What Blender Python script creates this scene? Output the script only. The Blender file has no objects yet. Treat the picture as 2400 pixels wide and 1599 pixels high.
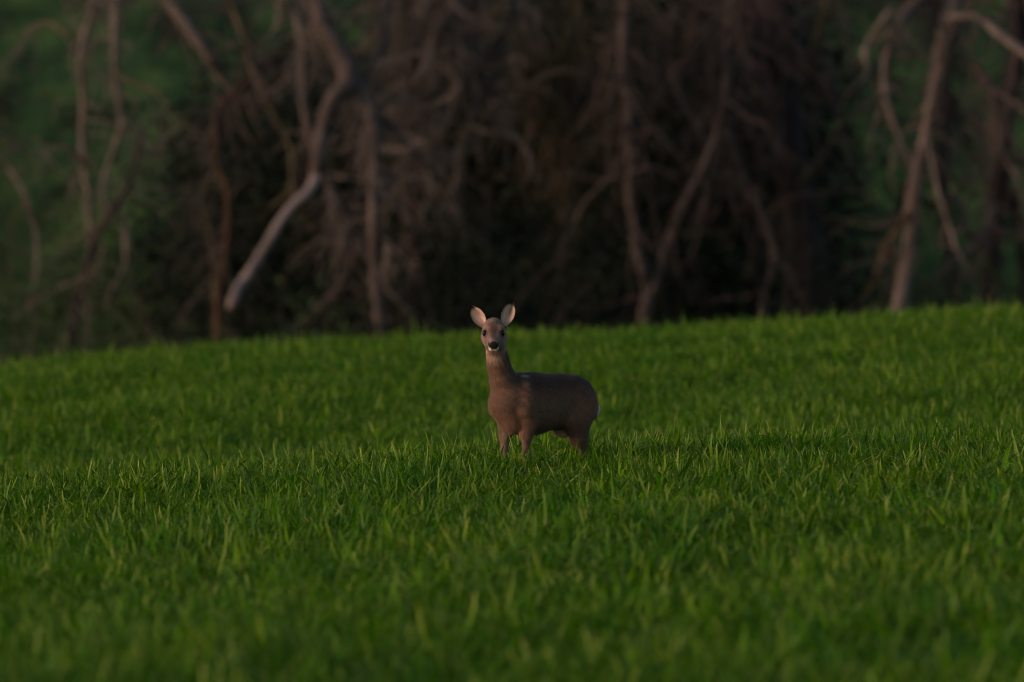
import bpy, math, random
import numpy as np
from mathutils import Vector

# ------------------------------------------------------------------ camera, light, exposure
S = bpy.context.scene
COL = S.collection
R = math.radians
D = 45.0            # metres from the camera to the deer
CAM_H = 1.70
cam = bpy.data.cameras.new("camera")
cam_o = bpy.data.objects.new("camera", cam)
COL.objects.link(cam_o)
cam.sensor_width = 36.0
cam.lens = 270.0
cam.clip_start = 0.5
cam.clip_end = 3000.0
cam_o.location = (0, -D, CAM_H)
cam_o.rotation_euler = (R(90) - math.atan(0.77 / D), 0, 0)
cam.dof.use_dof = True
cam.dof.focus_distance = 44.75
cam.dof.aperture_fstop = 2.9
S.camera = cam_o

SUN_EL, SUN_AZ = 8.0, 248.0      # compass style azimuth: 0 = away from the camera, 90 = right, 270 = left
W = bpy.data.worlds.new("World")
S.world = W
W.use_nodes = True
wn = W.node_tree
bg = wn.nodes["Background"]
sky = wn.nodes.new("ShaderNodeTexSky")
sky.sky_type = 'NISHITA'
sky.sun_disc = False
sky.sun_elevation = R(SUN_EL)
sky.sun_rotation = R(SUN_AZ)
sky.air_density = 1.0
sky.dust_density = 1.6
sky.ozone_density = 1.0
wn.links.new(sky.outputs[0], bg.inputs[0])
bg.inputs[1].default_value = 0.05

sun = bpy.data.lights.new("sun", 'SUN')
sun.energy = 0.74
sun.angle = R(16)
sun.color = (1.0, 0.60, 0.47)
sun_o = bpy.data.objects.new("sun", sun)
COL.objects.link(sun_o)
sd = Vector((math.sin(R(SUN_AZ)) * math.cos(R(SUN_EL)), math.cos(R(SUN_AZ)) * math.cos(R(SUN_EL)), math.sin(R(SUN_EL))))
sun_o.rotation_euler = sd.to_track_quat('Z', 'Y').to_euler()
sun_o.location = sd * 200

S.view_settings.view_transform = 'Standard'
S.view_settings.look = 'None'
S.view_settings.exposure = 1.35
S.view_settings.gamma = 1.0
S.view_settings.use_curve_mapping = False
S.cycles.use_denoising = True
S.cycles.filter_width = 1.0
S.cycles.max_bounces = 6
S.cycles.diffuse_bounces = 3
S.cycles.glossy_bounces = 2
S.cycles.transmission_bounces = 3

rng = np.random.default_rng(7)
random.seed(7)

# ------------------------------------------------------------------ helpers
def put(name, verts, faces, mat, parent=None, smooth=True, kind=None, loc=None):
    me = bpy.data.meshes.new(name)
    me.from_pydata(np.asarray(verts).tolist() if not isinstance(verts, list) else verts, [],
                   faces if isinstance(faces, list) else np.asarray(faces).tolist())
    me.update()
    if smooth:
        me.polygons.foreach_set("use_smooth", [True] * len(me.polygons))
    me.materials.append(mat)
    o = bpy.data.objects.new(name, me)
    COL.objects.link(o)
    if parent is not None:
        o.parent = parent
    if kind:
        o["kind"] = kind
    if loc is not None:
        o.location = loc
    return o

def thing(name, label, cat, loc=(0, 0, 0), group=None):
    o = bpy.data.objects.new(name, None)
    o.empty_display_size = 0.2
    COL.objects.link(o)
    o.location = loc
    o["label"] = label
    o["category"] = cat
    if group:
        o["group"] = group
    return o

def mat_new(name):
    m = bpy.data.materials.new(name)
    m.use_nodes = True
    nt = m.node_tree
    b = nt.nodes["Principled BSDF"]
    return m, nt, b

def noise_ramp(nt, scale, stops, coord='Object', detail=4, stretch=None, rough=0.6):
    tc = nt.nodes.new("ShaderNodeTexCoord")
    n = nt.nodes.new("ShaderNodeTexNoise")
    n.inputs["Scale"].default_value = scale
    n.inputs["Detail"].default_value = detail
    n.inputs["Roughness"].default_value = rough
    src = tc.outputs[coord]
    if stretch:
        mp = nt.nodes.new("ShaderNodeMapping")
        mp.inputs["Scale"].default_value = stretch
        nt.links.new(src, mp.inputs[0])
        src = mp.outputs[0]
    nt.links.new(src, n.inputs["Vector"])
    r = nt.nodes.new("ShaderNodeValToRGB")
    els = r.color_ramp.elements
    while len(els) < len(stops):
        els.new(0.5)
    for e, (p, c) in zip(els, stops):
        e.position = p
        e.color = (*c, 1)
    nt.links.new(n.outputs[0], r.inputs[0])
    return r, n

def add_bump(nt, b, n_out, strength, dist):
    bp = nt.nodes.new("ShaderNodeBump")
    bp.inputs["Strength"].default_value = strength
    bp.inputs["Distance"].default_value = dist
    nt.links.new(n_out, bp.inputs["Height"])
    nt.links.new(bp.outputs[0], b.inputs["Normal"])

# ------------------------------------------------------------------ terrain
def smooth(a, b, t):
    t = np.clip((t - a) / (b - a), 0, 1)
    return t * t * (3 - 2 * t)

def vnoise(x, y):
    return (np.sin(x * 0.71 + 1.3 * np.sin(y * 0.37 + 0.5)) * np.cos(y * 0.53 + 0.9 * np.sin(x * 0.29 + 2.1)) +
            0.5 * np.sin(x * 1.63 + y * 0.91 + 0.4) * np.cos(y * 1.37 - x * 0.57))

PD = [-200, -60, 40, 46, 49, 55, 60, 70, 78, 84, 89, 98, 112, 172, 195, 225, 265, 330, 450, 700]
PZ = [0.2, 0.02, 0, 0.0, -0.03, -0.25, -0.27, -0.02, 0.15, 0.175, 0.02, -1.0, -2.9, -2.9, 0.6, 5.2, 11, 18, 27, 40]
def ground_z(x, y):
    x = np.asarray(x, float)
    d = np.asarray(y, float) + D
    z = (np.interp(d - 1.5, PD, PZ) + np.interp(d, PD, PZ) + np.interp(d + 1.5, PD, PZ)) / 3
    xx = np.clip(x, -60, 60)
    tilt = 0.050 * xx - 0.010 * np.clip(-xx - 3.0, 0, 9) ** 2
    z = z + tilt * smooth(20, 40, d) * (1 - 0.5 * smooth(100, 140, d))
    z = z + 0.03 * vnoise(x * 0.9, d * 0.6) * smooth(24, 40, d)
    z = z + 0.052 * np.exp(-((x - 0.16) / 4.0) ** 2 - ((d - 45) / 4.5) ** 2)
    z = z + smooth(185, 240, d) * 0.9 * vnoise(x * 0.12, d * 0.07)
    return z

def sheet(name, xs, ys, mat, kind):
    X, Y = np.meshgrid(xs, ys)
    Z = ground_z(X, Y)
    v = np.stack([X, Y, Z], -1).reshape(-1, 3)
    nx, ny = len(xs), len(ys)
    i = np.arange((nx - 1) * (ny - 1))
    r, c = i // (nx - 1), i % (nx - 1)
    a = r * nx + c
    f = np.stack([a, a + 1, a + nx + 1, a + nx], -1)
    return put(name, v, f, mat, kind=kind)

m_soil, nt, b = mat_new("field_soil")
r_, n_ = noise_ramp(nt, 3.0, [(0.3, (0.018, 0.030, 0.004)), (0.7, (0.035, 0.060, 0.007))])
nt.links.new(r_.outputs[0], b.inputs["Base Color"])
b.inputs["Roughness"].default_value = 1.0
b.inputs["Specular IOR Level"].default_value = 0.1
add_bump(nt, b, n_.outputs[0], 0.6, 0.05)

m_hill, nt, b = mat_new("rough_meadow")
r_, n_ = noise_ramp(nt, 0.45, [(0.38, (0.013, 0.028, 0.010)), (0.5, (0.036, 0.082, 0.024)), (0.64, (0.082, 0.150, 0.040))], detail=6,
                    stretch=(1, 0.22, 0.6))
nt.links.new(r_.outputs[0], b.inputs["Base Color"])
b.inputs["Roughness"].default_value = 1.0
b.inputs["Specular IOR Level"].default_value = 0.05
add_bump(nt, b, n_.outputs[0], 0.5, 0.6)

xs = np.concatenate([[-300, -200, -120, -80, -50, -35], np.linspace(-25, 25, 101), [35, 50, 80, 120, 200, 300]])
ys = np.concatenate([np.linspace(-200, -40, 12), np.linspace(-38, 60, 150)])
sheet("field", xs, ys, m_soil, "structure")
xs2 = np.concatenate([[-300, -220, -160, -120, -90], np.linspace(-70, 70, 71), [90, 120, 160, 220, 300]])
ys2 = np.concatenate([np.linspace(60, 240, 84), np.linspace(247, 655, 40)])
sheet("hill", xs2, ys2, m_hill, "structure")

# ------------------------------------------------------------------ young wheat over the whole field
m_grass, nt, b = mat_new("wheat_blade")
at_ = nt.nodes.new("ShaderNodeAttribute"); at_.attribute_name = "tint"
oi = nt.nodes.new("ShaderNodeObjectInfo")
ge = nt.nodes.new("ShaderNodeNewGeometry")
pn = nt.nodes.new("ShaderNodeTexNoise"); pn.inputs["Scale"].default_value = 1.1; pn.inputs["Detail"].default_value = 4
nt.links.new(ge.outputs["Position"], pn.inputs["Vector"])
mx = nt.nodes.new("ShaderNodeMix"); mx.data_type = 'RGBA'; mx.blend_type = 'MIX'
mx.inputs["A"].default_value = (0.042, 0.168, 0.0008, 1)
mx.inputs["B"].default_value = (0.112, 0.250, 0.0010, 1)
ad = nt.nodes.new("ShaderNodeMath"); ad.operation = 'ADD'
sb = nt.nodes.new("ShaderNodeMath"); sb.operation = 'MULTIPLY_ADD'; sb.inputs[1].default_value = 0.6; sb.inputs[2].default_value = -0.30
nt.links.new(oi.outputs["Random"], sb.inputs[0])
pm = nt.nodes.new("ShaderNodeMath"); pm.operation = 'MULTIPLY_ADD'; pm.inputs[1].default_value = 2.0; pm.inputs[2].default_value = -0.55
nt.links.new(pn.outputs[0], pm.inputs[0]); nt.links.new(pm.outputs[0], ad.inputs[0]); nt.links.new(sb.outputs[0], ad.inputs[1])
nt.links.new(ad.outputs[0], mx.inputs["Factor"])
ml = nt.nodes.new("ShaderNodeMix"); ml.data_type = 'RGBA'; ml.blend_type = 'MULTIPLY'; ml.inputs["Factor"].default_value = 1.0
nt.links.new(mx.outputs["Result"], ml.inputs["A"]); nt.links.new(at_.outputs["Color"], ml.inputs["B"])
nt.links.new(ml.outputs["Result"], b.inputs["Base Color"])
b.inputs["Roughness"].default_value = 0.48
b.inputs["Specular IOR Level"].default_value = 0.14
tr = nt.nodes.new("ShaderNodeBsdfTranslucent")
nt.links.new(ml.outputs["Result"], tr.inputs["Color"])
ms = nt.nodes.new("ShaderNodeMixShader"); ms.inputs[0].default_value = 0.35
nt.links.new(b.outputs[0], ms.inputs[1]); nt.links.new(tr.outputs[0], ms.inputs[2])
nt.links.new(ms.outputs[0], nt.nodes["Material Output"].inputs["Surface"])

def blade(rg, bx, by, h, w, az, bend, twist, kink=None):
    n = 5
    t = np.linspace(0, 1, n)
    out = h * bend * t ** 1.9
    zz = h * t * (1 - 0.32 * bend * t)
    if kink is not None:
        k = t > kink
        zz = np.where(k, h * kink - (t - kink) * h * 0.35, zz)
        out = np.where(k, out + (t - kink) * h * 0.75, out)
    wid = w * np.array([0.55, 0.9, 1.0, 0.66, 0.04])
    ca, sa = math.cos(az), math.sin(az)
    vs = []
    for i in range(n):
        tw = az + math.pi / 2 + twist * t[i]
        cx, cy = bx + ca * out[i], by + sa * out[i]
        dx, dy = math.cos(tw) * wid[i] / 2, math.sin(tw) * wid[i] / 2
        vs += [(cx - dx, cy - dy, zz[i]), (cx + dx, cy + dy, zz[i])]
    fs = [(2 * i, 2 * i + 1, 2 * i + 3, 2 * i + 2) for i in range(n - 1)]
    return vs, fs, t

tufts = bpy.data.collections.new("wheat_tufts")
NT = 12
for k in range(NT):
    V, F, T = [], [], []
    for j in range(15):
        rr = 0.085 * math.sqrt(rng.random()); aa = rng.random() * 6.283
        h = rng.uniform(0.085, 0.205) * (1.25 if rng.random() < 0.08 else 1)
        kink = rng.uniform(0.5, 0.75) if rng.random() < 0.26 else None
        vs, fs, t = blade(rng, rr * math.cos(aa), rr * math.sin(aa), h, rng.uniform(0.007, 0.0200), rng.random() * 6.283,
                          abs(rng.normal(0.54, 0.40)), rng.normal(0, 1.1), kink)
        o = len(V)
        V += vs
        F += [tuple(i + o for i in f) for f in fs]
        p = rng.random()
        base = rng.uniform(0.55, 1.3)
        for i in range(len(t)):
            c = np.array([1.0, 1.0, 1.0]) * base
            if p < 0.18:                     # bleached tip, also serving as a painted highlight
                c = c * (1 - 0.9 * t[i] ** 3) + np.array([5.0, 2.5, 130.0]) * 0.9 * t[i] ** 4
            elif p < 0.29:                   # yellowing blade
                c = c * np.array([1.0 + 0.7 * t[i], 1.0 + 0.18 * t[i], 1.2])
            elif p < 0.46:                   # bluish blade, sky highlight put into its tint
                c = c * np.array([0.85, 0.9, 14.0])
            T += [(*c, 1), (*c, 1)]
    me = bpy.data.meshes.new("wheat_tuft")
    me.from_pydata(V, [], F)
    me.polygons.foreach_set("use_smooth", [True] * len(me.polygons))
    ca = me.color_attributes.new("tint", 'FLOAT_COLOR', 'POINT')
    ca.data.foreach_set("color", np.array(T, np.float32).ravel())
    me.materials.append(m_grass)
    tufts.objects.link(bpy.data.objects.new("wheat_tuft", me))

def scatter(name, P, rot, scl, idx, coll, mat, label):
    me = bpy.data.meshes.new(name)
    me.from_pydata(P.tolist(), [], [])
    a = me.attributes.new("rot", 'FLOAT_VECTOR', 'POINT'); a.data.foreach_set("vector", rot.astype(np.float32).ravel())
    a = me.attributes.new("scl", 'FLOAT_VECTOR', 'POINT'); a.data.foreach_set("vector", scl.astype(np.float32).ravel())
    a = me.attributes.new("idx", 'INT', 'POINT'); a.data.foreach_set("value", idx.astype(np.int32))
    me.materials.append(mat)
    o = bpy.data.objects.new(name, me)
    COL.objects.link(o)
    o["kind"] = "stuff"
    o["label"] = label
    g = bpy.data.node_groups.new("scatter_" + name, 'GeometryNodeTree')
    g.interface.new_socket("Geometry", in_out='INPUT', socket_type='NodeSocketGeometry')
    g.interface.new_socket("Geometry", in_out='OUTPUT', socket_type='NodeSocketGeometry')
    gi = g.nodes.new("NodeGroupInput"); go = g.nodes.new("NodeGroupOutput")
    ip = g.nodes.new("GeometryNodeInstanceOnPoints")
    ci = g.nodes.new("GeometryNodeCollectionInfo")
    ci.inputs["Collection"].default_value = coll
    ci.inputs["Separate Children"].default_value = True
    ci.inputs["Reset Children"].default_value = True
    def attr(nm, typ):
        n = g.nodes.new("GeometryNodeInputNamedAttribute"); n.data_type = typ
        n.inputs["Name"].default_value = nm
        return n.outputs["Attribute"]
    g.links.new(gi.outputs[0], ip.inputs["Points"])
    g.links.new(ci.outputs[0], ip.inputs["Instance"])
    ip.inputs["Pick Instance"].default_value = True
    g.links.new(attr("idx", 'INT'), ip.inputs["Instance Index"])
    e2r = g.nodes.new("FunctionNodeEulerToRotation")
    g.links.new(attr("rot", 'FLOAT_VECTOR'), e2r.inputs[0])
    g.links.new(e2r.outputs[0], ip.inputs["Rotation"])
    g.links.new(attr("scl", 'FLOAT_VECTOR'), ip.inputs["Scale"])
    g.links.new(ip.outputs[0], go.inputs[0])
    md = o.modifiers.new("scatter", 'NODES'); md.node_group = g
    return o

DEER = np.array([0.1625, 0.0])
N = 230000
dd = np.sqrt(rng.uniform(21.0 ** 2, 92.0 ** 2, N))
half = 0.0667 * dd * 1.05 + 1.6
xx = rng.uniform(-1, 1, N) * half
keep = rng.random(N) < (half / (0.0667 * 92 * 1.05 + 1.6)) * (92 / dd) * 0.70
xx, dd = xx[keep], dd[keep]
# sown in faint drill rows, with thin and thick patches
thin = vnoise(xx * 1.7 + 3, dd * 1.1) + 0.6 * vnoise(xx * 4.1, dd * 2.9 + 5)
k2 = rng.random(len(xx)) < np.clip(0.82 + 0.28 * thin, 0.35, 1)
xx, dd = xx[k2], dd[k2]
P = np.stack([xx, dd - D, ground_z(xx, dd - D) - 0.005], -1)
n = len(P)
rot = np.stack([rng.normal(0, 0.30, n), rng.normal(0, 0.30, n), rng.uniform(0, 6.283, n)], -1)
hv = 1.0 + 0.16 * vnoise(xx * 1.2 + 9, dd * 0.8) + 0.20 * vnoise(xx * 3.7, dd * 3.1 + 2) + rng.normal(0, 0.16, n)
hv = np.clip(hv, 0.6, 1.5)
front = (np.abs(xx - DEER[0]) < 0.55) & (dd - D > -1.1) & (dd - D < -0.1)
hv = np.where(front, np.minimum(hv, 1.15) * 1.18, hv)
hv = np.where((dd > 77) & (rng.random(n) < 0.05), hv * rng.uniform(1.15, 1.6, n), hv)
scl = np.stack([rng.uniform(0.85, 1.2, n), rng.uniform(0.85, 1.2, n), hv], -1)
scatter("grass", P, rot, scl, rng.integers(0, NT, n), tufts, m_grass, "young green wheat blades covering the whole sloping field")
print("tufts", n)

# ------------------------------------------------------------------ the roe deer
def to_deer(p):
    return p

H = 0.005
gx = np.arange(-0.52, 0.56, H); gy = np.arange(-0.20, 0.22, H); gz = np.arange(-0.02, 1.03, H)
G = np.stack(np.meshgrid(gx, gy, gz, indexing='ij'), -1).astype(np.float32)
F_ = np.full(G.shape[:3], 1.0, np.float32)

def smin(a, b_, k):
    h = np.clip(0.5 + 0.5 * (b_ - a) / k, 0, 1)
    return b_ * (1 - h) + a * h - k * h * (1 - h)

def seg_sdf(p, a, b_, ra, rb, sy=1.0):
    s = np.array([1, 1.0 / sy, 1], np.float32)
    p = p * s; a = np.array(a, np.float32) * s; b_ = np.array(b_, np.float32) * s
    ab = b_ - a
    t = np.clip(((p - a) @ ab) / max(float(ab @ ab), 1e-9), 0, 1)
    q = p - a - t[..., None] * ab
    return np.sqrt((q * q).sum(-1)) - (ra + (rb - ra) * t)

def add(a, b_, ra, rb, k=0.03, sy=1.0):
    global F_
    pad = max(ra, rb) + 0.10
    lo = np.minimum(a, b_) - pad; hi = np.maximum(a, b_) + pad
    ix = slice(*np.searchsorted(gx, [lo[0], hi[0]])); iy = slice(*np.searchsorted(gy, [lo[1], hi[1]])); iz = slice(*np.searchsorted(gz, [lo[2], hi[2]]))
    sub = F_[ix, iy, iz]
    F_[ix, iy, iz] = np.minimum(sub, smin(sub, seg_sdf(G[ix, iy, iz], a, b_, ra, rb, sy), k))

def chain(pts, k=0.03, sy=1.0):
    for (a, ra), (b_, rb) in zip(pts[:-1], pts[1:]):
        add(a, b_, ra, rb, k, sy)

# trunk
chain([((0.175, 0, 0.500), 0.148), ((0.04, 0, 0.490), 0.170), ((-0.13, 0, 0.500), 0.152), ((-0.245, 0, 0.505), 0.147)], 0.04, 0.74)
add((0.08, 0, 0.58), (0.16, 0, 0.585), 0.07, 0.075, 0.05)                 # withers
add((-0.285, 0, 0.508), (-0.372, 0.0, 0.450), 0.098, 0.066, 0.05)              # croup and rump
add((0.245, -0.015, 0.475), (0.215, 0, 0.40), 0.098, 0.070, 0.05)
add((0.20, 0, 0.40), (0.12, 0, 0.365), 0.075, 0.06, 0.04)                  # brisket
for s in (1, -1):
    add((0.165, 0.062 * s, 0.585), (0.195, 0.082 * s, 0.455), 0.050, 0.052, 0.025)     # shoulder blade
    add((-0.235, 0.078 * s, 0.535), (-0.250, 0.086 * s, 0.430), 0.054, 0.060, 0.022)   # haunch
# neck
chain([((0.228, -0.012, 0.545), 0.103), ((0.272, -0.012, 0.635), 0.071), ((0.306, -0.010, 0.72), 0.060), ((0.326, -0.006, 0.80), 0.053), ((0.342, 0.0, 0.885), 0.053)], 0.035)
# head frame
TH = R(50); PI_ = R(37)
SK = np.array([0.352, 0.0, 0.918])
HF = np.array([math.cos(TH) * math.cos(PI_), math.sin(TH) * math.cos(PI_), -math.sin(PI_)])
HL = np.array([-math.sin(TH), math.cos(TH), 0.0])
HU = np.array([math.cos(TH) * math.sin(PI_), math.sin(TH) * math.sin(PI_), math.cos(PI_)])
def hd(a, l, u):
    return SK + a * HF + l * HL + u * HU
def hadd(a, b_, ra, rb, k=0.02):
    add(hd(*a), hd(*b_), ra, rb, k)
hadd((-0.03, 0, -0.002), (0.03, 0, 0.0), 0.061, 0.060, 0.03)             # cranium
for s in (-1, 1):
    hadd((0.025, s * 0.037, 0.028), (0.06, s * 0.031, 0.016), 0.028, 0.023, 0.02)   # brow over the eye
    hadd((0.00, s * 0.030, -0.045), (0.05, s * 0.026, -0.038), 0.045, 0.036, 0.025)   # cheek and jaw
hadd((0.04, 0, -0.002), (0.122, 0, -0.004), 0.047, 0.027, 0.025)         # muzzle
hadd((0.122, 0.011, -0.006), (0.134, 0.011, -0.006), 0.020, 0.017, 0.012)
hadd((0.122, -0.011, -0.006), (0.134, -0.011, -0.006), 0.020, 0.017, 0.012)
hadd((0.06, 0, -0.048), (0.118, 0, -0.032), 0.031, 0.019, 0.012)
for s in (-1, 1):
    hadd((0.110, s * 0.015, -0.030), (0.130, s * 0.014, -0.030), 0.018, 0.0155, 0.008)         # lower jaw and chin
add((-0.145, -0.005, 0.325), (-0.195, -0.01, 0.312), 0.028, 0.030, 0.025)        # pale groin
# legs
for s, fx, bx in ((1, 0.0, 0.0), (-1, 0.045, -0.17)):
    y = 0.072 * s
    chain([((0.17 + fx * 0.3, 0.060 * s, 0.50), 0.075), ((0.155 + fx * 0.6, 0.074 * s, 0.385), 0.047), ((0.160 + fx, y, 0.31), 0.030),
           ((0.168 + fx, y, 0.215), 0.0205)], 0.035)
    chain([((0.168 + fx, y, 0.215), 0.0205), ((0.166 + fx, y, 0.185), 0.022), ((0.164 + fx, y, 0.07), 0.0145), ((0.168 + fx, y, 0.05), 0.018),
           ((0.185 + fx, y, 0.014), 0.017)], 0.012)
    b0 = bx * 0.25
    chain([((-0.270 + b0, 0.048 * s, 0.475), 0.098), ((-0.215 + bx * 0.45, 0.078 * s, 0.375), 0.070), ((-0.230 + bx * 0.8, 0.082 * s, 0.29), 0.050),
           ((-0.255 + bx, 0.080 * s, 0.225), 0.028)], 0.04)
    chain([((-0.255 + bx, 0.080 * s, 0.225), 0.024), ((-0.236 + bx, 0.080 * s, 0.07), 0.0155), ((-0.232 + bx, 0.080 * s, 0.05), 0.019),
           ((-0.214 + bx, 0.080 * s, 0.014), 0.017)], 0.012)

def surface_nets(F, ax, ay, az):
    s = F < 0
    c = [s[i:s.shape[0] - 1 + i, j:s.shape[1] - 1 + j, k:s.shape[2] - 1 + k] for i in (0, 1) for j in (0, 1) for k in (0, 1)]
    cnt = sum(x.astype(np.int8) for x in c)
    I, J, K = np.nonzero((cnt > 0) & (cnt < 8))
    idx = np.full(cnt.shape, -1, np.int64)
    idx[I, J, K] = np.arange(len(I))
    acc = np.zeros((len(I), 3)); n = np.zeros(len(I))
    offs = [(i, j, k) for i in (0, 1) for j in (0, 1) for k in (0, 1)]
    for a in offs:
        for d in range(3):
            if a[d]:
                continue
            b_ = list(a); b_[d] = 1
            fa = F[I + a[0], J + a[1], K + a[2]]; fb = F[I + b_[0], J + b_[1], K + b_[2]]
            m = (fa < 0) != (fb < 0)
            t = np.where(m, fa / np.where(m, fa - fb, 1), 0)
            p = np.tile(np.array(a, float), (len(I), 1)); p[:, d] += t
            acc[m] += p[m]; n[m] += 1
    v = acc / n[:, None] + np.stack([I, J, K], -1)
    h = ax[1] - ax[0]
    v = v * h + np.array([ax[0], ay[0], az[0]])
    faces = []
    for d in range(3):
        e = [1, 1, 1]
        sl0 = [slice(1, -1)] * 3; sl1 = [slice(1, -1)] * 3
        sl0[d] = slice(0, -1); sl1[d] = slice(1, None)
        s0, s1 = s[tuple(sl0)], s[tuple(sl1)]
        i, j, k = np.nonzero(s0 != s1)
        flip = s0[i, j, k]
        g = np.stack([i, j, k], -1); g += np.array([0 if q == d else 1 for q in range(3)])
        u, w = [(1, 2), (2, 0), (0, 1)][d]
        def cell(du, dw):
            q = g.copy(); q[:, u] += du; q[:, w] += dw
            return idx[q[:, 0], q[:, 1], q[:, 2]]
        q = np.stack([cell(-1, -1), cell(0, -1), cell(0, 0), cell(-1, 0)], -1)
        q[~flip] = q[~flip][:, ::-1]
        faces.append(q)
    return v, np.concatenate(faces)

BV, BF = surface_nets(F_, gx, gy, gz)
# light Laplacian smoothing
E = np.concatenate([BF[:, [0, 1]], BF[:, [1, 2]], BF[:, [2, 3]], BF[:, [3, 0]]])
for _ in range(2):
    acc = np.zeros_like(BV); cnt = np.zeros(len(BV))
    np.add.at(acc, E[:, 0], BV[E[:, 1]]); np.add.at(cnt, E[:, 0], 1)
    np.add.at(acc, E[:, 1], BV[E[:, 0]]); np.add.at(cnt, E[:, 1], 1)
    BV = 0.5 * BV + 0.5 * acc / cnt[:, None]

def blob(p, c, r, soft=0.5):
    q = (p - np.array(c)) / np.array(r)
    d = np.sqrt((q * q).sum(-1))
    return 1 - smooth(1 - soft, 1 + soft, d)

def head_coords(p):
    q = p - SK
    return np.stack([q @ HF, q @ HL, q @ HU], -1)

def coat(p, rg):
    c = np.tile(np.array([0.208, 0.122, 0.092]), (len(p), 1))
    def mixin(w, col):
        nonlocal c
        c = c * (1 - w[:, None]) + np.array(col) * w[:, None]
    x, y, z = p[:, 0], p[:, 1], p[:, 2]
    mixin(0.80 * smooth(0.47, 0.64, z) * (1 - smooth(0.12, 0.27, x)), (0.076, 0.047, 0.038))
    mixin(0.45 * (1 - smooth(0.33, 0.45, z)) * (1 - smooth(0.0, 0.2, x)), (0.100, 0.060, 0.050))                 # darker saddle above; here belly shade painted in behind the elbow
    mixin(0.75 * smooth(0.12, 0.36, x - 0.45 * y) * smooth(0.30, 0.42, z), (0.178, 0.110, 0.080))
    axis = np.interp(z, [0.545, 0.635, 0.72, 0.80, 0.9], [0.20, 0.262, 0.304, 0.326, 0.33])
    mixin(0.72 * smooth(-0.02, 0.05, axis - x + 0.25 * y) * smooth(0.55, 0.64, z) * (1 - smooth(0.84, 0.90, z)), (0.085, 0.052, 0.048))      # warm chest and neck above; dark nape doubles as painted neck shade
    mixin(0.60 * (1 - smooth(0.30, 0.36, z)), (0.185, 0.118, 0.088))                        # legs
    mixin(0.85 * blob(p, (-0.175, 0.0, 0.295), (0.070, 0.060, 0.036)), (0.72, 0.58, 0.36))  # pale groin
    mixin(0.75 * (1 - smooth(0.315, 0.34, z)) * smooth(-0.16, -0.08, x) * (np.abs(y) < 0.06), (0.30, 0.23, 0.17))
    mixin(1.0 * blob(p, (-0.432, 0.045, 0.446), (0.050, 0.060, 0.045), 0.2), (0.72, 0.68, 0.62))  # white rump patch
    mixin(0.60 * blob(p, (0.160, 0.050, 0.660), (0.028, 0.016, 0.020)), (0.55, 0.52, 0.52)) # scarred white hairs by the withers
    mixin(0.15 * blob(p, (0.190, 0.085, 0.605), (0.018, 0.03, 0.02)), (0.50, 0.47, 0.48))
    mixin(0.75 * blob(p, (0.385, 0.01, 0.785), (0.06, 0.07, 0.045)), (0.52, 0.39, 0.30))    # pale throat
    h = head_coords(p)
    a, l, u = h[:, 0], h[:, 1], h[:, 2]
    onhead = (z > 0.74) * smooth(-0.07, -0.02, a) 
    mixin(onhead * 0.92 * (u > -0.09), (0.250, 0.182, 0.180))
    mixin(onhead * 0.8 * blob(h, (0.03, 0.0, 0.05), (0.05, 0.05, 0.05)), (0.150, 0.080, 0.055))   # rufous forehead
    mixin(onhead * 0.75 * blob(h, (0.07, 0.0, 0.045), (0.055, 0.016, 0.04)), (0.080, 0.056, 0.055)) # dark bridge of the nose
    for s in (-1, 1):
        mixin(onhead * 0.7 * blob(h, (0.038, s * 0.046, 0.054), (0.026, 0.022, 0.018)), (0.40, 0.26, 0.19))  # brow
        mixin(onhead * 0.75 * blob(h, (0.055, s * 0.050, 0.026), (0.029, 0.024, 0.024), 0.3), (0.03, 0.022, 0.02))  # dark eye rim
    mixin(onhead * 0.85 * blob(h, (0.06, 0.0, -0.066), (0.09, 0.06, 0.022)), (0.11, 0.065, 0.035))  # shadow under the jaw, painted into the coat
    mixin(blob(h, (0.148, 0.0, -0.033), (0.034, 0.038, 0.0140), 0.15), (0.90, 0.88, 0.84))          # white chin
    for s in (-1, 1):
        mixin(blob(h, (0.138, s * 0.024, -0.018), (0.024, 0.010, 0.012), 0.3), (0.78, 0.75, 0.72))  # white lip spots
        mixin(blob(h, (0.130, s * 0.031, -0.002), (0.026, 0.014, 0.013), 0.3), (0.016, 0.013, 0.013))
    mixin(blob(h, (0.146, 0.0, 0.005), (0.030, 0.027, 0.022), 0.2), (0.012, 0.010, 0.011))        # nose pad
    hoof = 1 - smooth(0.028, 0.036, z)
    mixin(hoof, (0.02, 0.017, 0.015))
    mott = np.sin(x * 61 + 3 * np.sin(z * 37)) * np.sin(z * 53 + 2 * np.sin(x * 41 + y * 29)) + 0.7 * np.sin(x * 127 - z * 97 + y * 83)
    c = c * (1 + 0.07 * mott + rg.normal(0, 0.10, len(p)))[:, None]
    return np.clip(c, 0.005, 0.9)

BC = coat(BV, rng)

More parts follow.
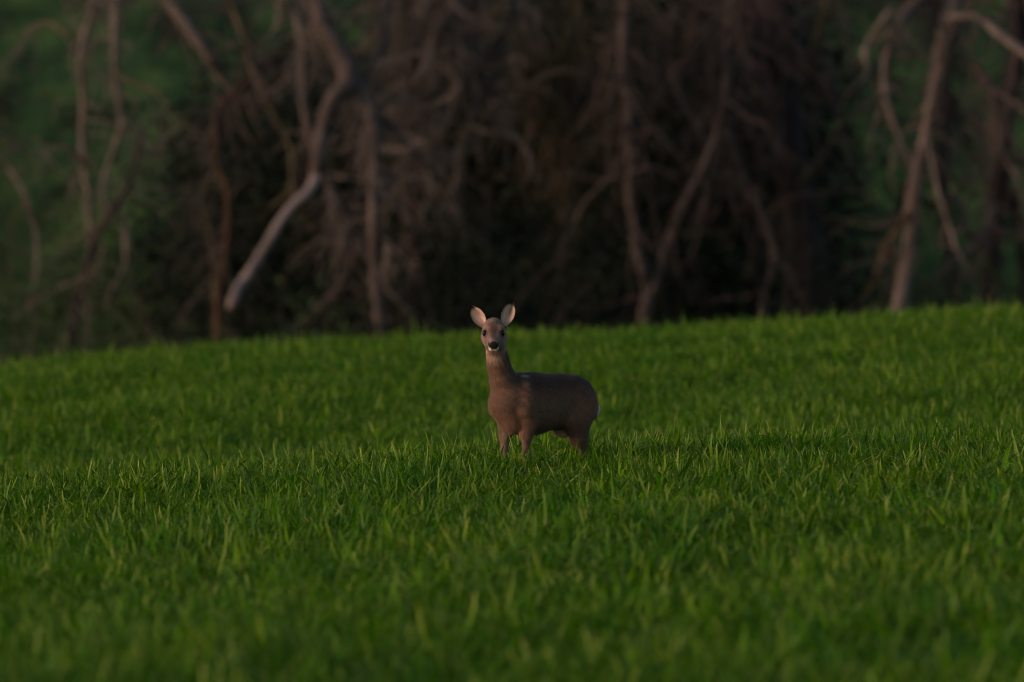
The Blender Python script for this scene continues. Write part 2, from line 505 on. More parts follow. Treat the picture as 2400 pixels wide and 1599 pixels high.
# ears: cupped leaves of real thickness, joined to the body
EV, EF, EC = [], [], []
def ear(s, base, tip, hw, turn):
    """base and tip as (lateral, up) about the skull centre, in the plane facing forward"""
    fwd = np.array([math.cos(TH), math.sin(TH), 0.0]); up = np.array([0, 0, 1.0]); lat = HL
    A = SK + lat * base[0] + up * base[1] - fwd * 0.030
    B = SK + lat * tip[0] + up * tip[1] - fwd * 0.035
    ax_ = B - A; L = np.linalg.norm(ax_); ax_ /= L
    side = np.cross(ax_, fwd); side /= np.linalg.norm(side)
    nrm = np.cross(side, ax_)
    if nrm @ fwd < 0:
        nrm = -nrm
    ct, st = math.cos(turn), math.sin(turn)
    side, nrm = side * ct + nrm * st, nrm * ct - side * st
    nu, nv = 22, 15
    o0 = sum(len(v) for v in EV)
    def prof(t):
        return hw * np.interp(t, [0, 0.10, 0.25, 0.42, 0.6, 0.75, 0.88, 0.96, 1.0], [0.46, 0.60, 0.86, 1.0, 0.93, 0.72, 0.42, 0.19, 0.03])
    for layer in (0, 1):
        V, C = [], []
        for i in range(nu):
            t = i / (nu - 1)
            w = prof(t)
            for j in range(nv):
                v = -1 + 2 * j / (nv - 1)
                depth = (0.020 + 0.022 * (1 - t)) * (1 - v * v) * min(1, w / (hw * 0.5)) + 0.010 * t * t
                th = 0.0045 * (1 - abs(v) ** 3) * (1 if layer else -1) * (0.4 + 0.6 * (1 - t ** 4))
                p = A + ax_ * L * t + side * w * v - nrm * (depth - 0.012 + th)
                V.append(p)
                rim = abs(v) ** 3.5
                if layer == 0:
                    c = np.array([0.78, 0.60, 0.51]) * (1 - 0.10 * math.sin(9 * v + 5 * t))
                    fuzz = math.exp(-((v - 0.25) / 0.30) ** 2) * math.exp(-((t - 0.62) / 0.26) ** 2)
                    c = c * (1 - 0.8 * fuzz) + np.array([0.15, 0.10, 0.07]) * 0.8 * fuzz
                    c = c * (1 - 0.75 * rim) + np.array([0.09, 0.06, 0.05]) * 0.85 * rim
                else:
                    c = np.array([0.13, 0.085, 0.065])
                k = float(smooth(0.76, 0.90, t + 0.10 * rim))
                c = c * (1 - k) + np.array([0.018, 0.014, 0.013]) * k
                C.append(c)
        EV.append(np.array(V)); EC.append(np.array(C))
    idx = lambda ly, i, j: o0 + ly * nu * nv + i * nv + j
    for i in range(nu - 1):
        for j in range(nv - 1):
            EF.append((idx(0, i, j), idx(0, i, j + 1), idx(0, i + 1, j + 1), idx(0, i + 1, j)))
            EF.append((idx(1, i, j), idx(1, i + 1, j), idx(1, i + 1, j + 1), idx(1, i, j + 1)))
        for j in (0, nv - 1):
            EF.append((idx(0, i, j), idx(0, i + 1, j), idx(1, i + 1, j), idx(1, i, j)))
    for j in range(nv - 1):
        EF.append((idx(0, nu - 1, j), idx(0, nu - 1, j + 1), idx(1, nu - 1, j + 1), idx(1, nu - 1, j)))
ear(-1, (-0.050, 0.026), (-0.134, 0.151), 0.040, 0.18)
ear(1, (0.058, 0.030), (0.112, 0.177), 0.040, -0.12)
EV = np.concatenate(EV); EC = np.concatenate(EC)

AV = np.concatenate([BV, EV]); AC = np.concatenate([BC, EC])
AF = BF.tolist() + [tuple(int(i) + len(BV) for i in f) for f in EF]

m_coat, nt, b = mat_new("deer_coat")
at_ = nt.nodes.new("ShaderNodeAttribute"); at_.attribute_name = "coat"
nt.links.new(at_.outputs["Color"], b.inputs["Base Color"])
b.inputs["Roughness"].default_value = 0.8
b.inputs["Specular IOR Level"].default_value = 0.15
b.inputs["Sheen Weight"].default_value = 0.15
b.inputs["Sheen Roughness"].default_value = 0.5
r_, n_ = noise_ramp(nt, 130.0, [(0.3, (0, 0, 0)), (0.7, (1, 1, 1))], stretch=(0.4, 1, 0.6))
add_bump(nt, b, n_.outputs[0], 0.35, 0.006)

deer = thing("roe_deer", "brown roe deer doe standing alert in the wheat, head turned to face us", "deer",
             (DEER[0], DEER[1], float(ground_z(DEER[0], DEER[1])) - 0.005))
deer.rotation_euler = (0, 0, R(180 + 40))
def colour_attr(o, C):
    ca = o.data.color_attributes.new("coat", 'FLOAT_COLOR', 'POINT')
    ca.data.foreach_set("color", np.concatenate([C, np.ones((len(C), 1))], 1).astype(np.float32).ravel())
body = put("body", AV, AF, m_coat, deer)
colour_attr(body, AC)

# short winter fur lying back along the body
tri = np.concatenate([BF[:, [0, 1, 2]], BF[:, [0, 2, 3]]])
ta, tb, tc_ = BV[tri[:, 0]], BV[tri[:, 1]], BV[tri[:, 2]]
nn = np.cross(tb - ta, tc_ - ta); ar = np.linalg.norm(nn, axis=1); nn = nn / np.maximum(ar, 1e-12)[:, None]
NF = 60000
pick = rng.choice(len(tri), NF, p=ar / ar.sum())
u, v = rng.random(NF), rng.random(NF); fl = u + v > 1; u[fl], v[fl] = 1 - u[fl], 1 - v[fl]
P0 = ta[pick] + (tb - ta)[pick] * u[:, None] + (tc_ - ta)[pick] * v[:, None]
Nn = nn[pick]
hh = head_coords(P0)
ishead = (P0[:, 2] > 0.80)
isnose = ((hh[:, 0] > 0.095) | ((hh[:, 0] > 0.05) & (hh[:, 2] < -0.03))) & ishead
flow = np.where(ishead[:, None], -HF[None], np.array([[-0.75, 0.0, -0.65]])) 
flow = np.where((P0[:, 2] < 0.34)[:, None], np.array([[-0.15, 0, -1.0]]), flow)
neckz = (P0[:, 2] > 0.62) & ~ishead
flow = np.where(neckz[:, None], np.array([[-0.25, 0, -1.0]]), flow)
flow = flow + rng.normal(0, 0.22, (NF, 3))
flow = flow - (flow * Nn).sum(1)[:, None] * Nn
flow /= np.maximum(np.linalg.norm(flow, axis=1), 1e-9)[:, None]
ln = np.where(ishead, 0.007, np.where(P0[:, 2] < 0.30, 0.009, 0.023)) * rng.uniform(0.6, 1.25, NF)
eye_w = np.minimum(np.linalg.norm(hh - np.array([0.055, 0.050, 0.026]), axis=1), np.linalg.norm(hh - np.array([0.055, -0.050, 0.026]), axis=1))
okf = ~isnose & ~((eye_w < 0.022) & ishead) & (P0[:, 2] > 0.04)
side = np.cross(flow, Nn)
lift = rng.uniform(0.12, 0.42, NF)
tipv = P0 + flow * ln[:, None] + Nn * (ln * lift)[:, None]
wd = 0.0013
FV = np.stack([P0 - side * wd - Nn * 0.001, P0 + side * wd - Nn * 0.001, tipv], 1)[okf].reshape(-1, 3)
FF = np.arange(len(FV)).reshape(-1, 3)
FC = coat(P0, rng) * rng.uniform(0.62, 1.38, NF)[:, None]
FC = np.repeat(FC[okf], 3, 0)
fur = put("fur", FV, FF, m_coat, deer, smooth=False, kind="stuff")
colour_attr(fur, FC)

m_eye, nt, b = mat_new("wet_black_eye")
b.inputs["Base Color"].default_value = (0.006, 0.005, 0.005, 1)
b.inputs["Roughness"].default_value = 0.12
b.inputs["Specular IOR Level"].default_value = 0.3
def ball(c, r, n1=10, n2=14):
    V, F = [], []
    for i in range(n1 + 1):
        th = math.pi * i / n1
        for j in range(n2):
            ph = 2 * math.pi * j / n2
            V.append((c[0] + r * math.sin(th) * math.cos(ph), c[1] + r * math.sin(th) * math.sin(ph), c[2] + r * math.cos(th)))
    for i in range(n1):
        for j in range(n2):
            F.append((i * n2 + j, (i + 1) * n2 + j, (i + 1) * n2 + (j + 1) % n2, i * n2 + (j + 1) % n2))
    return V, F
for s in (-1, 1):
    V, F = ball(hd(0.055, s * 0.0475, 0.026), 0.0190)
    put("eye", V, F, m_eye, deer)

# ------------------------------------------------------------------ the wood edge
def bark(name, c1, c2, c3, scale=3.0):
    m, nt, b = mat_new(name)
    r_, n_ = noise_ramp(nt, scale, [(0.32, c1), (0.52, c2), (0.72, c3)], detail=6, stretch=(1, 1, 0.3))
    nt.links.new(r_.outputs[0], b.inputs["Base Color"])
    b.inputs["Roughness"].default_value = 0.95
    b.inputs["Specular IOR Level"].default_value = 0.15
    add_bump(nt, b, n_.outputs[0], 0.7, 0.03)
    return m
B_BROWN = bark("brown_bark", (0.044, 0.036, 0.037), (0.094, 0.077, 0.076), (0.155, 0.127, 0.124))
B_GREY = bark("grey_bark", (0.085, 0.073, 0.070), (0.165, 0.142, 0.136), (0.25, 0.215, 0.205))
B_PALE = bark("bare_wood", (0.13, 0.112, 0.120), (0.22, 0.192, 0.206), (0.30, 0.262, 0.280))
B_MID = bark("mid_bark", (0.060, 0.050, 0.051), (0.120, 0.100, 0.099), (0.19, 0.160, 0.156))
B_DARK = bark("dark_bark", (0.018, 0.015, 0.017), (0.038, 0.031, 0.034), (0.062, 0.050, 0.054))
B_RUST = bark("lichen_bark", (0.034, 0.024, 0.018), (0.078, 0.052, 0.037), (0.120, 0.082, 0.056))
B_MOSS = bark("mossy_bark", (0.046, 0.043, 0.026), (0.096, 0.086, 0.056), (0.150, 0.130, 0.090))

def at(px, py, d):
    """a point at distance d that the photograph shows at (px, py) of 2400 x 1599"""
    k = d / D
    return np.array([(px - 1200) / 400 * k, d - D, CAM_H - 0.77 * k + (799.5 - py) / 400 * k])
def wpx(w, d):
    return w / 400 * d / D

def catmull(pts, rad, step):
    P = np.asarray(pts, float); r = np.asarray(rad, float)
    out, ro = [], []
    n = len(P)
    for i in range(n - 1):
        p0 = P[max(i - 1, 0)]; p1 = P[i]; p2 = P[i + 1]; p3 = P[min(i + 2, n - 1)]
        m = max(2, int(np.linalg.norm(p2 - p1) / step))
        for k in range(m):
            t = k / m
            out.append(0.5 * ((2 * p1) + (-p0 + p2) * t + (2 * p0 - 5 * p1 + 4 * p2 - p3) * t ** 2 + (-p0 + 3 * p1 - 3 * p2 + p3) * t ** 3))
            ro.append(r[i] * (1 - t) + r[i + 1] * t)
    out.append(P[-1]); ro.append(r[-1])
    return np.array(out), np.array(ro)

def tube(path, rad, sides=8, lump=0.0, rg=None):
    path = np.asarray(path); n = len(path)
    tg = np.gradient(path, axis=0); tg /= np.maximum(np.linalg.norm(tg, axis=1), 1e-9)[:, None]
    up = np.array([0.0, 1.0, 0.0])
    a = np.cross(tg, up); a /= np.maximum(np.linalg.norm(a, axis=1), 1e-6)[:, None]
    bb = np.cross(tg, a)
    th = np.arange(sides) / sides * 2 * math.pi
    rr = np.asarray(rad)[:, None] * np.ones((1, sides))
    if lump and rg is not None:
        rr = rr * (1 + lump * rg.normal(0, 1, rr.shape))
    V = path[:, None, :] + rr[..., None] * (np.cos(th)[None, :, None] * a[:, None, :] + np.sin(th)[None, :, None] * bb[:, None, :])
    V = np.concatenate([V.reshape(-1, 3), path[:1], path[-1:]])
    F = []
    for i in range(n - 1):
        for j in range(sides):
            j2 = (j + 1) % sides
            F.append((i * sides + j, i * sides + j2, (i + 1) * sides + j2, (i + 1) * sides + j))
    for j in range(sides):
        j2 = (j + 1) % sides
        F.append((n * sides, j2, j)); F.append((n * sides + 1, (n - 1) * sides + j, (n - 1) * sides + j2))
    return V, F

class Bag:
    def __init__(s): s.V = []; s.F = []; s.n = 0
    def add(s, V, F):
        s.V.append(np.asarray(V)); s.F += [tuple(i + s.n for i in f) for f in F]; s.n += len(V)
    def build(s, name, mat, parent, kind=None, smooth=True):
        if not s.n: return None
        return put(name, np.concatenate(s.V), s.F, mat, parent, smooth, kind)

def wander(rg, p, dirv, length, r0, droop, wob, n=9):
    pts = [np.array(p, float)]; dv = np.array(dirv, float); dv /= np.linalg.norm(dv)
    for i in range(n):
        dv = dv + rg.normal(0, wob, 3) + np.array([0, 0, -droop]); dv /= np.linalg.norm(dv)
        pts.append(pts[-1] + dv * length / n)
    return np.array(pts), r0 * np.linspace(1, 0.25, n + 1)

def twigs_on(rg, bag, path, rad, count, lmin, lmax, droop=0.08, sub=2, thick=0.45):
    """thin drooping shoots, more of them high up"""
    z = path[:, 2] - path[:, 2].min()
    w = 0.03 + (np.clip(z / 7.5, 0, 1.1)) ** 2.8
    w = w / w.sum()
    for _ in range(count):
        i = rg.choice(len(path), p=w)
        dv = rg.normal(0, 1, 3); dv[2] = dv[2] * 0.8 - 0.6; dv[1] *= 0.7
        L = rg.uniform(lmin, lmax)
        pts, rr = wander(rg, path[i], dv, L, min(max(rad[i] * thick, 0.016), 0.045) * rg.uniform(0.4, 1.1), droop, 0.19, 10)
        bag.add(*tube(pts, rr, 4))
        for _ in range(sub):
            k = rg.integers(2, len(pts))
            p2, r2 = wander(rg, pts[k], rg.normal(0, 0.8, 3) + np.array([0, 0, -0.6]), L * rg.uniform(0.3, 0.7), rr[k] * 0.7, droop, 0.2, 6)
            bag.add(*tube(p2, r2, 3))

TREES = "bare trees along the edge of the wood"
def traced_tree(name, label, d, limbs, cat="tree", twig=14, seed=1, tl=(0.8, 3.2), twig_mat=None, ext=True):
    """limbs: (part name, material, depth offset start, depth offset end, [(px, py, width px) ...])"""
    rg = np.random.default_rng(seed)
    d = d + 25
    p0 = limbs[0][4][0]
    g = at(p0[0], p0[1], d)
    base = np.array([g[0], d - D, float(ground_z(g[0], d - D))])
    root = thing(name, label, cat, base, TREES)
    bag = Bag()
    for (pn_, mt, d0, d1, pts) in limbs:
        n = len(pts)
        P = [at(px, py, d + d0 + (d1 - d0) * i / max(n - 1, 1) + (rg.normal(0, 0.12) if 0 < i < n - 1 else 0)) for i, (px, py, w) in enumerate(pts)]
        r = [wpx(w, d) / 2 for (px, py, w) in pts]
        if pn_ == "branch" and pts[-1][1] > -40:          # run out into a thin drooping end
            for f_, wq in ((0.9, 0.62), (1.0, 0.34), (1.0, 0.12)):
                dv = P[-1] - P[-2]; dv = dv / np.linalg.norm(dv)
                dv = dv + rg.normal(0, 0.30, 3) + np.array([0, 0, -0.25]); dv /= np.linalg.norm(dv)
                P.append(P[-1] + dv * 0.42 * f_); r.append(r[len(pts) - 1] * wq)
        if pn_ == "trunk":
            q = P[0].copy(); q[2] = float(ground_z(q[0], q[1])) - 0.15
            if q[2] < P[0][2] - 0.1:
                q[0] += (P[0][0] - P[1][0]) * 0.4
                P = [q] + P; r = [r[0] * 1.25] + r
        path, rad = catmull(P, r, 0.12)
        path = path - base
        V, F = tube(path, rad, 9, 0.05, rg)
        put(pn_, V, F, mt, root)
        if pn_ not in ("broken_bough", "bough_stem"):
            twigs_on(rg, bag, path, rad, max(2, int(2.6 * twig * len(path) / 60)), *tl)
    bag.build("twigs", twig_mat or B_BROWN, root, "stuff")
    return root

traced_tree("slender_tree", "slender leaning tree with crooked grey stems at the far left over green meadow", 131, [
    ("trunk", B_DARK, 0.5, 0, [(160, 810, 12), (185, 700, 15), (203, 620, 16), (226, 560, 16), (262, 500, 16), (300, 440, 12), (322, 360, 10), (335, 300, 7)]),
    ("branch", B_GREY, -.5, .3, [(271, -60, 18), (271, 60, 17), (269, 163, 16), (283, 260, 14), (280, 314, 13), (256, 380, 11), (241, 444, 11), (260, 499, 11), (293, 531, 13), (293, 610, 8)]),
    ("branch", B_MOSS, -.5, -1, [(271, 172, 11), (310, 195, 11), (350, 205, 10), (376, 224, 7)]),
    ("branch", B_GREY, .2, .8, [(275, 500, 9), (298, 450, 10), (318, 400, 9), (330, 335, 6)]),
    ("branch", B_GREY, .3, 1.0, [(228, -60, 13), (215, 30, 13), (200, 75, 14), (190, 150, 16), (196, 230, 16), (192, 330, 14), (205, 450, 13), (212, 560, 16)]),
    ("branch", B_MOSS, .8, 1.6, [(190, 120, 10), (130, 60, 10), (95, 55, 9), (60, 90, 6)]),
    ("branch", B_MOSS, .2, -.6, [(205, 400, 10), (180, 365, 10), (145, 340, 7)]),
], seed=3, twig=15, tl=(0.5, 2.0), twig_mat=B_GREY)
traced_tree("slender_tree", "drooping grey-green tree cut by the left edge of the photo", 134, [
    ("trunk", B_DARK, 0, 0, [(-30, 800, 20), (-32, 700, 20), (-30, 620, 18), (-36, 520, 18), (-40, 420, 18), (-40, 330, 16), (-90, 200, 20), (-120, -60, 22)]),
    ("branch", B_GREY, -.8, -.4, [(-60, 320, 12), (5, 380, 12), (45, 430, 11), (66, 480, 10), (84, 540, 10), (86, 620, 7)]),
    ("branch", B_GREY, .5, .9, [(-70, 280, 10), (0, 310, 10), (50, 345, 10), (110, 368, 7)]),
    ("branch", B_MOSS, .3, 1.2, [(-90, 190, 9), (-20, 240, 8), (30, 250, 8), (80, 230, 5)]),
], seed=4, twig=13, tl=(0.5, 2.0), twig_mat=B_MOSS)
traced_tree("gnarled_tree", "gnarled tree with a pale slanting limb and rusty bent branches left of the broken bough", 136, [
    ("trunk", B_RUST, 0.4, 0.2, [(512, 740, 20), (517, 660, 19), (531, 580, 17), (536, 500, 17), (528, 430, 16), (507, 380, 16), (506, 290, 17), (522, 246, 19), (562, 212, 20), (600, 165, 22), (650, 130, 19), (720, 95, 15), (760, -60, 15)]),
    ("branch", B_GREY, -.6, .2, [(350, -70, 34), (385, -10, 32), (435, 55, 31), (482, 120, 31), (520, 180, 27), (545, 215, 19)]),
    ("branch", B_MOSS, -.2, -.6, [(520, -70, 14), (540, 0, 14), (569, 81, 14), (598, 180, 14), (648, 282, 13), (681, 347, 12), (686, 434, 8)]),
    ("branch", B_MOSS, .3, .6, [(482, 420, 10), (474, 470, 11), (490, 540, 10), (505, 600, 10), (502, 680, 10)]),
    ("branch", B_MOSS, 0, .6, [(686, 420, 8), (668, 460, 8), (640, 480, 7)]),
], seed=5, twig=20, tl=(0.5, 1.9), twig_mat=B_MID)
traced_tree("forked_tree", "big forked tree with a long pale broken bough hanging down to the left", 133, [
    ("trunk", B_BROWN, -2.4, 0, [(895, 800, 29), (884, 704, 26), (876, 612, 24), (875, 510, 25), (875, 398, 26), (878, 286, 30), (852, 236, 42), (822, 190, 54), (806, 143, 52), (768, 76, 48), (735, 0, 44), (715, -80, 42)]),
    ("bough_stem", B_BROWN, -1.0, -2.0, [(826, 196, 42), (780, 232, 38), (757, 300, 38), (748, 360, 38), (738, 424, 33), (716, 456, 24)]),
    ("broken_bough", B_PALE, -2.0, -2.8, [(744, 412, 22), (724, 449, 23), (694, 474, 22), (660, 516, 23), (638, 552, 24), (612, 596, 24), (590, 632, 24), (568, 662, 25), (552, 690, 26), (541, 722, 25)]),
    ("branch", B_GREY, .3, -.2, [(668, -60, 20), (685, 0, 20), (702, 70, 20), (713, 130, 21), (708, 200, 20), (718, 280, 19), (736, 350, 18)]),
    ("branch", B_BROWN, -.3, .3, [(770, 420, 16), (800, 485, 18), (832, 540, 15), (826, 612, 14), (793, 673, 12), (742, 735, 8)]),
    ("branch", B_BROWN, .3, .6, [(772, 440, 14), (785, 520, 14), (808, 590, 13), (850, 640, 14), (880, 680, 12)]),
    ("branch", B_GREY, -.3, -.2, [(910, 560, 13), (910, 600, 15), (900, 660, 14), (920, 690, 13), (952, 720, 9)]),
    ("branch", B_BROWN, 0.4, 1.4, [(868, 262, 24), (905, 290, 24), (936, 318, 26), (990, 380, 20), (1035, 440, 13)]),
    ("branch", B_BROWN, -.4, .6, [(830, 190, 26), (880, 150, 22), (900, 100, 22), (905, 30, 18), (930, -60, 18)]),
], seed=6, twig=17, tl=(0.6, 2.2), twig_mat=B_GREY)
traced_tree("drooping_tree", "tree with a curtain of drooping grey branches above and left of the deer", 138, [
    ("trunk", B_DARK, 1.5, 1.5, [(985, 790, 50), (975, 650, 48), (965, 500, 46), (960, 380, 46), (955, 250, 46), (965, 120, 46), (985, -70, 46)]),
    ("branch", B_GREY, -1, -.5, [(1022, -70, 20), (1020, 0, 20), (1016, 92, 20), (990, 168, 18), (949, 230, 17), (905, 275, 14)]),
    ("branch", B_GREY, -1.2, -.7, [(1052, -70, 18), (1058, 20, 18), (1072, 80, 19), (1088, 160, 20), (1070, 215, 19), (1032, 240, 15)]),
    ("branch", B_GREY, -.8, -.2, [(1098, -70, 19), (1097, 0, 19), (1106, 102, 20), (1101, 168, 20), (1118, 245, 20), (1085, 326, 20), (1075, 380, 13)]),
    ("branch", B_GREY, -.5, 0, [(1215, -70, 17), (1200, 20, 18), (1180, 70, 18), (1150, 130, 18), (1136, 184, 19), (1142, 240, 22), (1180, 290, 24), (1216, 330, 16)]),
    ("branch", B_MOSS, -.8, .3, [(940, -70, 16), (945, 20, 16), (932, 100, 17), (928, 180, 16), (918, 250, 16), (930, 310, 10)]),
    ("branch", B_MOSS, -.3, .5, [(905, -70, 14), (900, 60, 14), (890, 140, 13), (862, 190, 10)]),
    ("branch", B_BROWN, 0, .8, [(990, 260, 18), (1010, 330, 16), (1040, 400, 14), (1050, 450, 9)]),
], seed=7, twig=46, tl=(0.6, 1.9), twig_mat=B_GREY)
traced_tree("tangled_tree", "tangled brown tree standing right behind the deer", 141, [
    ("trunk", B_DARK, .5, .5, [(1330, 770, 34), (1325, 640, 30), (1330, 520, 30), (1345, 420, 30), (1330, 330, 30), (1300, 200, 30), (1290, 90, 32), (1300, -70, 34)]),
    ("branch", B_BROWN, -.5, .5, [(1205, 140, 18), (1253, 194, 20), (1314, 255, 22), (1345, 310, 24), (1380, 357, 20), (1410, 420, 12)]),
    ("branch", B_MOSS, -.8, -.4, [(1470, -70, 20), (1457, 51, 20), (1440, 130, 20), (1427, 204, 20), (1425, 260, 20), (1405, 335, 16), (1375, 370, 10)]),
    ("branch", B_BROWN, -.4, .2, [(1352, -70, 22), (1350, 60, 24), (1362, 140, 24), (1375, 220, 20), (1372, 300, 14)]),
    ("branch", B_BROWN, .2, .8, [(1238, -70, 20), (1232, 60, 20), (1262, 130, 18), (1255, 230, 16), (1240, 330, 12)]),
], seed=8, twig=30, twig_mat=B_MOSS)
traced_tree("split_tree", "young tree split low into a V of two thin trunks right of the deer", 137, [
    ("trunk", B_BROWN, 0, 0, [(1507, 770, 29), (1510, 735, 28), (1519, 685, 27), (1505, 630, 23), (1494, 587, 22), (1479, 485, 23), (1476, 420, 24), (1479, 357, 27), (1472, 255, 26), (1462, 110, 26), (1470, -70, 24)]),
    ("branch", B_BROWN, 0, -.9, [(1520, 695, 20), (1536, 670, 19), (1560, 587, 20), (1586, 520, 20), (1612, 465, 20), (1651, 388, 20), (1682, 306, 19), (1700, 210, 16), (1705, 100, 14), (1730, -70, 12)]),
    ("branch", B_RUST, .2, .9, [(1482, 400, 15), (1520, 300, 14), (1550, 220, 14), (1600, 130, 12), (1640, 20, 10), (1660, -60, 8)]),
    ("branch", B_BROWN, .4, 1, [(1660, 370, 12), (1640, 300, 12), (1600, 240, 11), (1570, 150, 10), (1575, 40, 8)]),
    ("branch", B_BROWN, -.6, -.2, [(1690, 270, 12), (1730, 380, 12), (1770, 470, 14), (1812, 580, 15), (1808, 640, 17), (1787, 720, 17)]),
], seed=9, twig=20)
traced_tree("thick_tree", "thick dark trunk swelling at its foot between the green gap and the thicket", 143, [
    ("trunk", B_DARK, 0, 0, [(1895, 770, 120), (1892, 640, 104), (1880, 520, 92), (1856, 400, 84), (1842, 280, 78), (1836, 150, 76), (1825, 0, 78), (1818, -80, 80)]),
    ("branch", B_DARK, 0, -1, [(1850, 250, 34), (1800, 150, 30), (1770, 60, 26), (1740, -70, 26)]),
    ("branch", B_MOSS, 0, -1, [(1840, 200, 24), (1900, 120, 22), (1930, 40, 18), (1950, -70, 16)]),
    ("branch", B_MOSS, -.5, -1, [(1870, 430, 16), (1940, 350, 14), (1975, 290, 12), (2020, 270, 8)]),
], seed=10, twig=14)
traced_tree("leaning_tree", "leaning pale trunk rising to the right, its top dark, near the right edge", 132, [
    ("trunk", B_MID, 0, 0, [(2104, 770, 42), (2110, 720, 40), (2122, 640, 38), (2135, 561, 36), (2139, 470, 36), (2150, 410, 33), (2163, 357, 33), (2178, 290, 33), (2190, 240, 40), (2208, 153, 50), (2228, 60, 56), (2240, -80, 58)]),
    ("branch", B_MID, -.2, -1.2, [(2228, 20, 22), (2180, -10, 22), (2130, 22, 22), (2104, 77, 21), (2078, 133, 21), (2074, 200, 18), (2086, 262, 14), (2112, 330, 10)]),
    ("branch", B_GREY, -1, -1.3, [(2090, 20, 11), (2066, 52, 15), (2040, 95, 16), (2026, 125, 14), (2032, 156, 8)]),
    ("branch", B_GREY, -.6, -1.2, [(2225, 42, 19), (2262, 38, 19), (2297, 42, 18), (2338, 78, 19), (2400, 124, 20), (2460, 170, 20)]),
    ("branch", B_BROWN, 0, -.6, [(2215, 150, 14), (2268, 152, 14), (2300, 172, 16), (2317, 199, 18), (2333, 255, 15), (2347, 347, 14), (2384, 420, 10)]),
    ("branch", B_BROWN, -.4, -1, [(2322, 208, 16), (2360, 228, 14), (2400, 256, 14), (2450, 300, 14)]),
    ("branch", B_RUST, .2, .6, [(2215, 190, 13), (2232, 230, 13), (2248, 290, 12), (2262, 330, 11), (2297, 388, 8)]),
    ("branch", B_MOSS, .1, .5, [(2240, 250, 10), (2278, 280, 10), (2300, 320, 10), (2330, 350, 7)]),
    ("branch", B_GREY, -.1, -.4, [(2176, 330, 11), (2186, 390, 10), (2205, 469, 11), (2224, 530, 10), (2240, 580, 6)]),
    ("branch", B_MOSS, -.1, .4, [(2188, 385, 9), (2225, 415, 9), (2272, 446, 6)]),
    ("branch", B_RUST, -.2, .4, [(2128, 500, 10), (2100, 540, 10), (2076, 574, 10), (2058, 625, 7)]),
    ("branch", B_RUST, -.2, .4, [(2086, 560, 8), (2092, 600, 7), (2104, 630, 6)]),
], seed=11, twig=13, tl=(0.5, 1.8), twig_mat=B_MID)
traced_tree("dark_tree", "dark trunk at the right edge behind the leaning tree", 139, [
    ("trunk", B_DARK, 0, 0, [(2320, 750, 46), (2326, 640, 48), (2333, 510, 52), (2345, 400, 50), (2350, 280, 48), (2380, 140, 46), (2390, -80, 46)]),
    ("branch", B_BROWN, 0, -.8, [(2335, 480, 24), (2300, 560, 22), (2270, 590, 18), (2240, 600, 12)]),
    ("branch", B_DARK, 0, .8, [(2345, 420, 26), (2385, 500, 26), (2395, 620, 26), (2400, 740, 24)]),
], seed=12, twig=16, twig_mat=B_BROWN)

# trees standing deeper in the wood, each its own
deep = [(1120, 152, B_DARK, "dark upright tree deep in the wood straight above the deer"),
        (1640, 153, B_DARK, "dark upright tree deep in the wood right of the V-shaped tree"),
        (1760, 147, B_DARK, "leaning dark tree deep in the wood beside the thick dark trunk"),
        (2240, 151, B_DARK, "dark upright tree deep in the wood behind the leaning pale trunk")]
for q, (px, d, mt, lab) in enumerate(deep):
    rg = np.random.default_rng(100 + q)
    w = rg.uniform(24, 40)
    lean = rg.normal(0, 40)
    limbs = [("trunk", mt, 0, rg.normal(0, .6), [(px, 790, w * 1.3), (px + lean * .2, 600, w), (px + lean * .3 + rg.normal(0, 14), 400, w * .9), (px + lean * .7 + rg.normal(0, 14), 200, w * .8), (px + lean, -90, w * .7)])]
    for k in range(6):
        y0 = rg.uniform(0, 480); sgn = rg.choice([-1, 1])
        x0 = px + lean * (1 - y0 / 800)
        a = rg.uniform(40, 130)
        limbs.append(("branch", [B_BROWN, B_DARK, B_DARK][rg.integers(3)], 0, rg.normal(0, 1),
                      [(x0, y0, 18), (x0 + sgn * a * .5, y0 - rg.uniform(-20, 60), 16), (x0 + sgn * a, y0 + rg.uniform(-30, 90), 14), (x0 + sgn * a * rg.uniform(1.1, 1.6), y0 + rg.uniform(60, 220), 8)]))
    traced_tree("wood_tree", lab, d, limbs, seed=200 + q, twig=13, tl=(0.7, 2.4), twig_mat=B_BROWN)

# ------------------------------------------------------------------ foliage
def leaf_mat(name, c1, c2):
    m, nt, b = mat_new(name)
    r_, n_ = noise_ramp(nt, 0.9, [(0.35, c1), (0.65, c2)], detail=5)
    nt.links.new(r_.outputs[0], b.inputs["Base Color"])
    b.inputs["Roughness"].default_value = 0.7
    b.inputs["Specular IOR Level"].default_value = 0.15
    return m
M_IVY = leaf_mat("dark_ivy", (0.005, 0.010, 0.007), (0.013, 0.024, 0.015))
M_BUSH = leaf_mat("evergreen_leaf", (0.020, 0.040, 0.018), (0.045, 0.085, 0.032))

def leaves(C, size, rg):
    """small folded leaf blades at the points C"""
    n = len(C)
    a = rg.normal(0, 1, (n, 3)); a /= np.linalg.norm(a, axis=1)[:, None]
    t = rg.normal(0, 1, (n, 3)); b_ = np.cross(a, t); b_ /= np.linalg.norm(b_, axis=1)[:, None]
    s = (size * rg.uniform(0.6, 1.4, n))[:, None]
    nr = np.cross(a, b_)
    V = np.stack([C - a * s, C + b_ * s * 0.55 + nr * s * 0.15, C + a * s, C - b_ * s * 0.55 + nr * s * 0.15], 1).reshape(-1, 3)
    F = np.arange(4 * n).reshape(-1, 4)
    return V, F

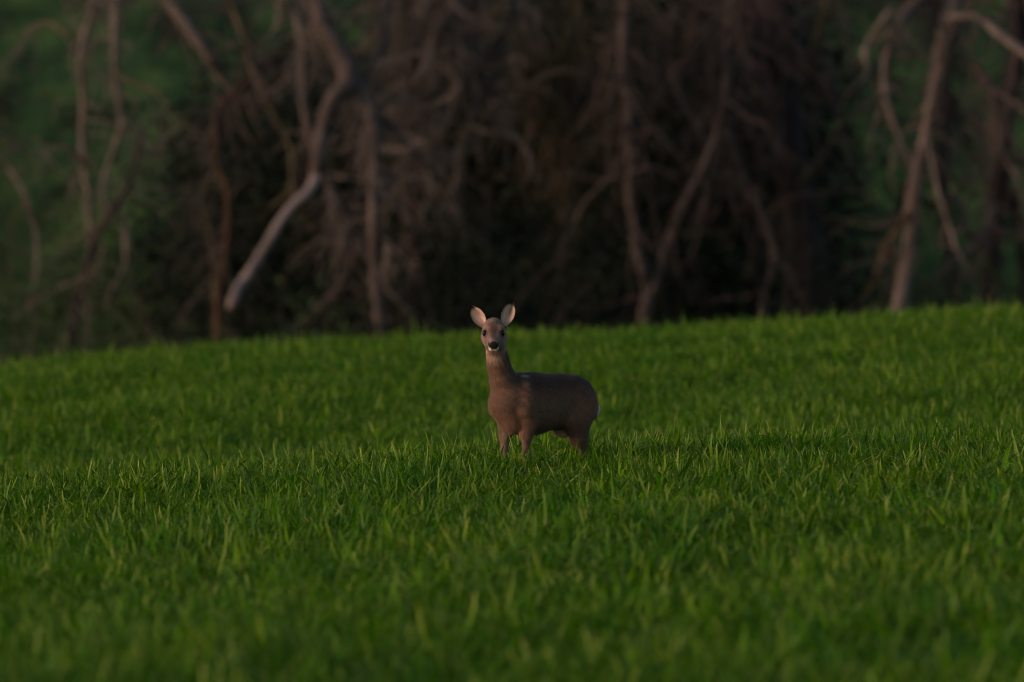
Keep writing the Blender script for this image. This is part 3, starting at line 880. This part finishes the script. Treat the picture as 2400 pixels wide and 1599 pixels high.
# the dense thicket under and behind the trees
rg = np.random.default_rng(50)
C = []
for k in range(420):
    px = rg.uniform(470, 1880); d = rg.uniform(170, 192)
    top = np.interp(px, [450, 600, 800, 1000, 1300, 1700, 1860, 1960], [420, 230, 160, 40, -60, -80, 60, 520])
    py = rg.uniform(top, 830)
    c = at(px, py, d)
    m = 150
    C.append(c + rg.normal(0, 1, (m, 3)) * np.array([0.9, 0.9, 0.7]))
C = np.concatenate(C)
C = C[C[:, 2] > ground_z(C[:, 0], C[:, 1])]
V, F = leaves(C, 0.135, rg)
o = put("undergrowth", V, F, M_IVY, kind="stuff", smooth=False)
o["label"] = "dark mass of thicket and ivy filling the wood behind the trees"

def bush(label, px, d, w, h, seed, mat=M_BUSH, n=2600):
    rg = np.random.default_rng(seed)
    d = d + 25; w *= 1.15; h *= 1.15
    g = at(px, 800, d)
    gz_ = float(ground_z(g[0], g[1]))
    root = thing("bush", label, "bush", (g[0], g[1], gz_), "bushes along the wood edge")
    stems = Bag(); C = []
    for k in range(9):
        pts, rr = wander(rg, (rg.normal(0, w * .12), rg.normal(0, w * .12), -0.05), (rg.normal(0, .45), rg.normal(0, .45), 1), h * rg.uniform(.7, 1.05), 0.03, 0.02, 0.14, 9)
        stems.add(*tube(pts, rr, 5))
        for p in pts[2:]:
            for _ in range(2):
                C.append(p + rg.normal(0, 1, (n // 140, 3)) * np.array([w * .16, w * .16, h * .09]) + rg.normal(0, w * .10, 3))
    stems.build("stem", B_BROWN, root)
    C = np.concatenate(C); C = C[C[:, 2] > 0.02]
    V, F = leaves(C, 0.07, rg)
    put("foliage", V, F, mat, root, smooth=False)
    return root
bush("low dark bush at the field edge under the pale broken bough", 590, 129, 2.2, 2.6, 1)
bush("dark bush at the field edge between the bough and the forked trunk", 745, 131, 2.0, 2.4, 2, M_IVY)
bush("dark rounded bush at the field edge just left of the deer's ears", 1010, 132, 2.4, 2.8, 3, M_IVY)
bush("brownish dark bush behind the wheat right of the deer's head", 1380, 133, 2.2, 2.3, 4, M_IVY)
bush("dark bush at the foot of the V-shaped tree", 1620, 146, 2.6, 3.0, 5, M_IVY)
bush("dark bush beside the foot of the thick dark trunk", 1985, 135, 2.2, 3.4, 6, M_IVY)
bush("green bush behind the leaning pale trunk near the right edge", 2215, 137, 2.4, 3.4, 7)
bush("green bush on the meadow behind the slender left tree", 350, 152, 4.0, 4.2, 8)
bush("green bush low on the meadow at the far left edge", 60, 156, 4.0, 3.4, 9)
bush("green bush on the meadow below the slanting pale limb", 440, 147, 3.2, 5.5, 10)
bush("tall green bush in the gap right of the thick dark trunk", 2000, 160, 4.5, 7.0, 11)

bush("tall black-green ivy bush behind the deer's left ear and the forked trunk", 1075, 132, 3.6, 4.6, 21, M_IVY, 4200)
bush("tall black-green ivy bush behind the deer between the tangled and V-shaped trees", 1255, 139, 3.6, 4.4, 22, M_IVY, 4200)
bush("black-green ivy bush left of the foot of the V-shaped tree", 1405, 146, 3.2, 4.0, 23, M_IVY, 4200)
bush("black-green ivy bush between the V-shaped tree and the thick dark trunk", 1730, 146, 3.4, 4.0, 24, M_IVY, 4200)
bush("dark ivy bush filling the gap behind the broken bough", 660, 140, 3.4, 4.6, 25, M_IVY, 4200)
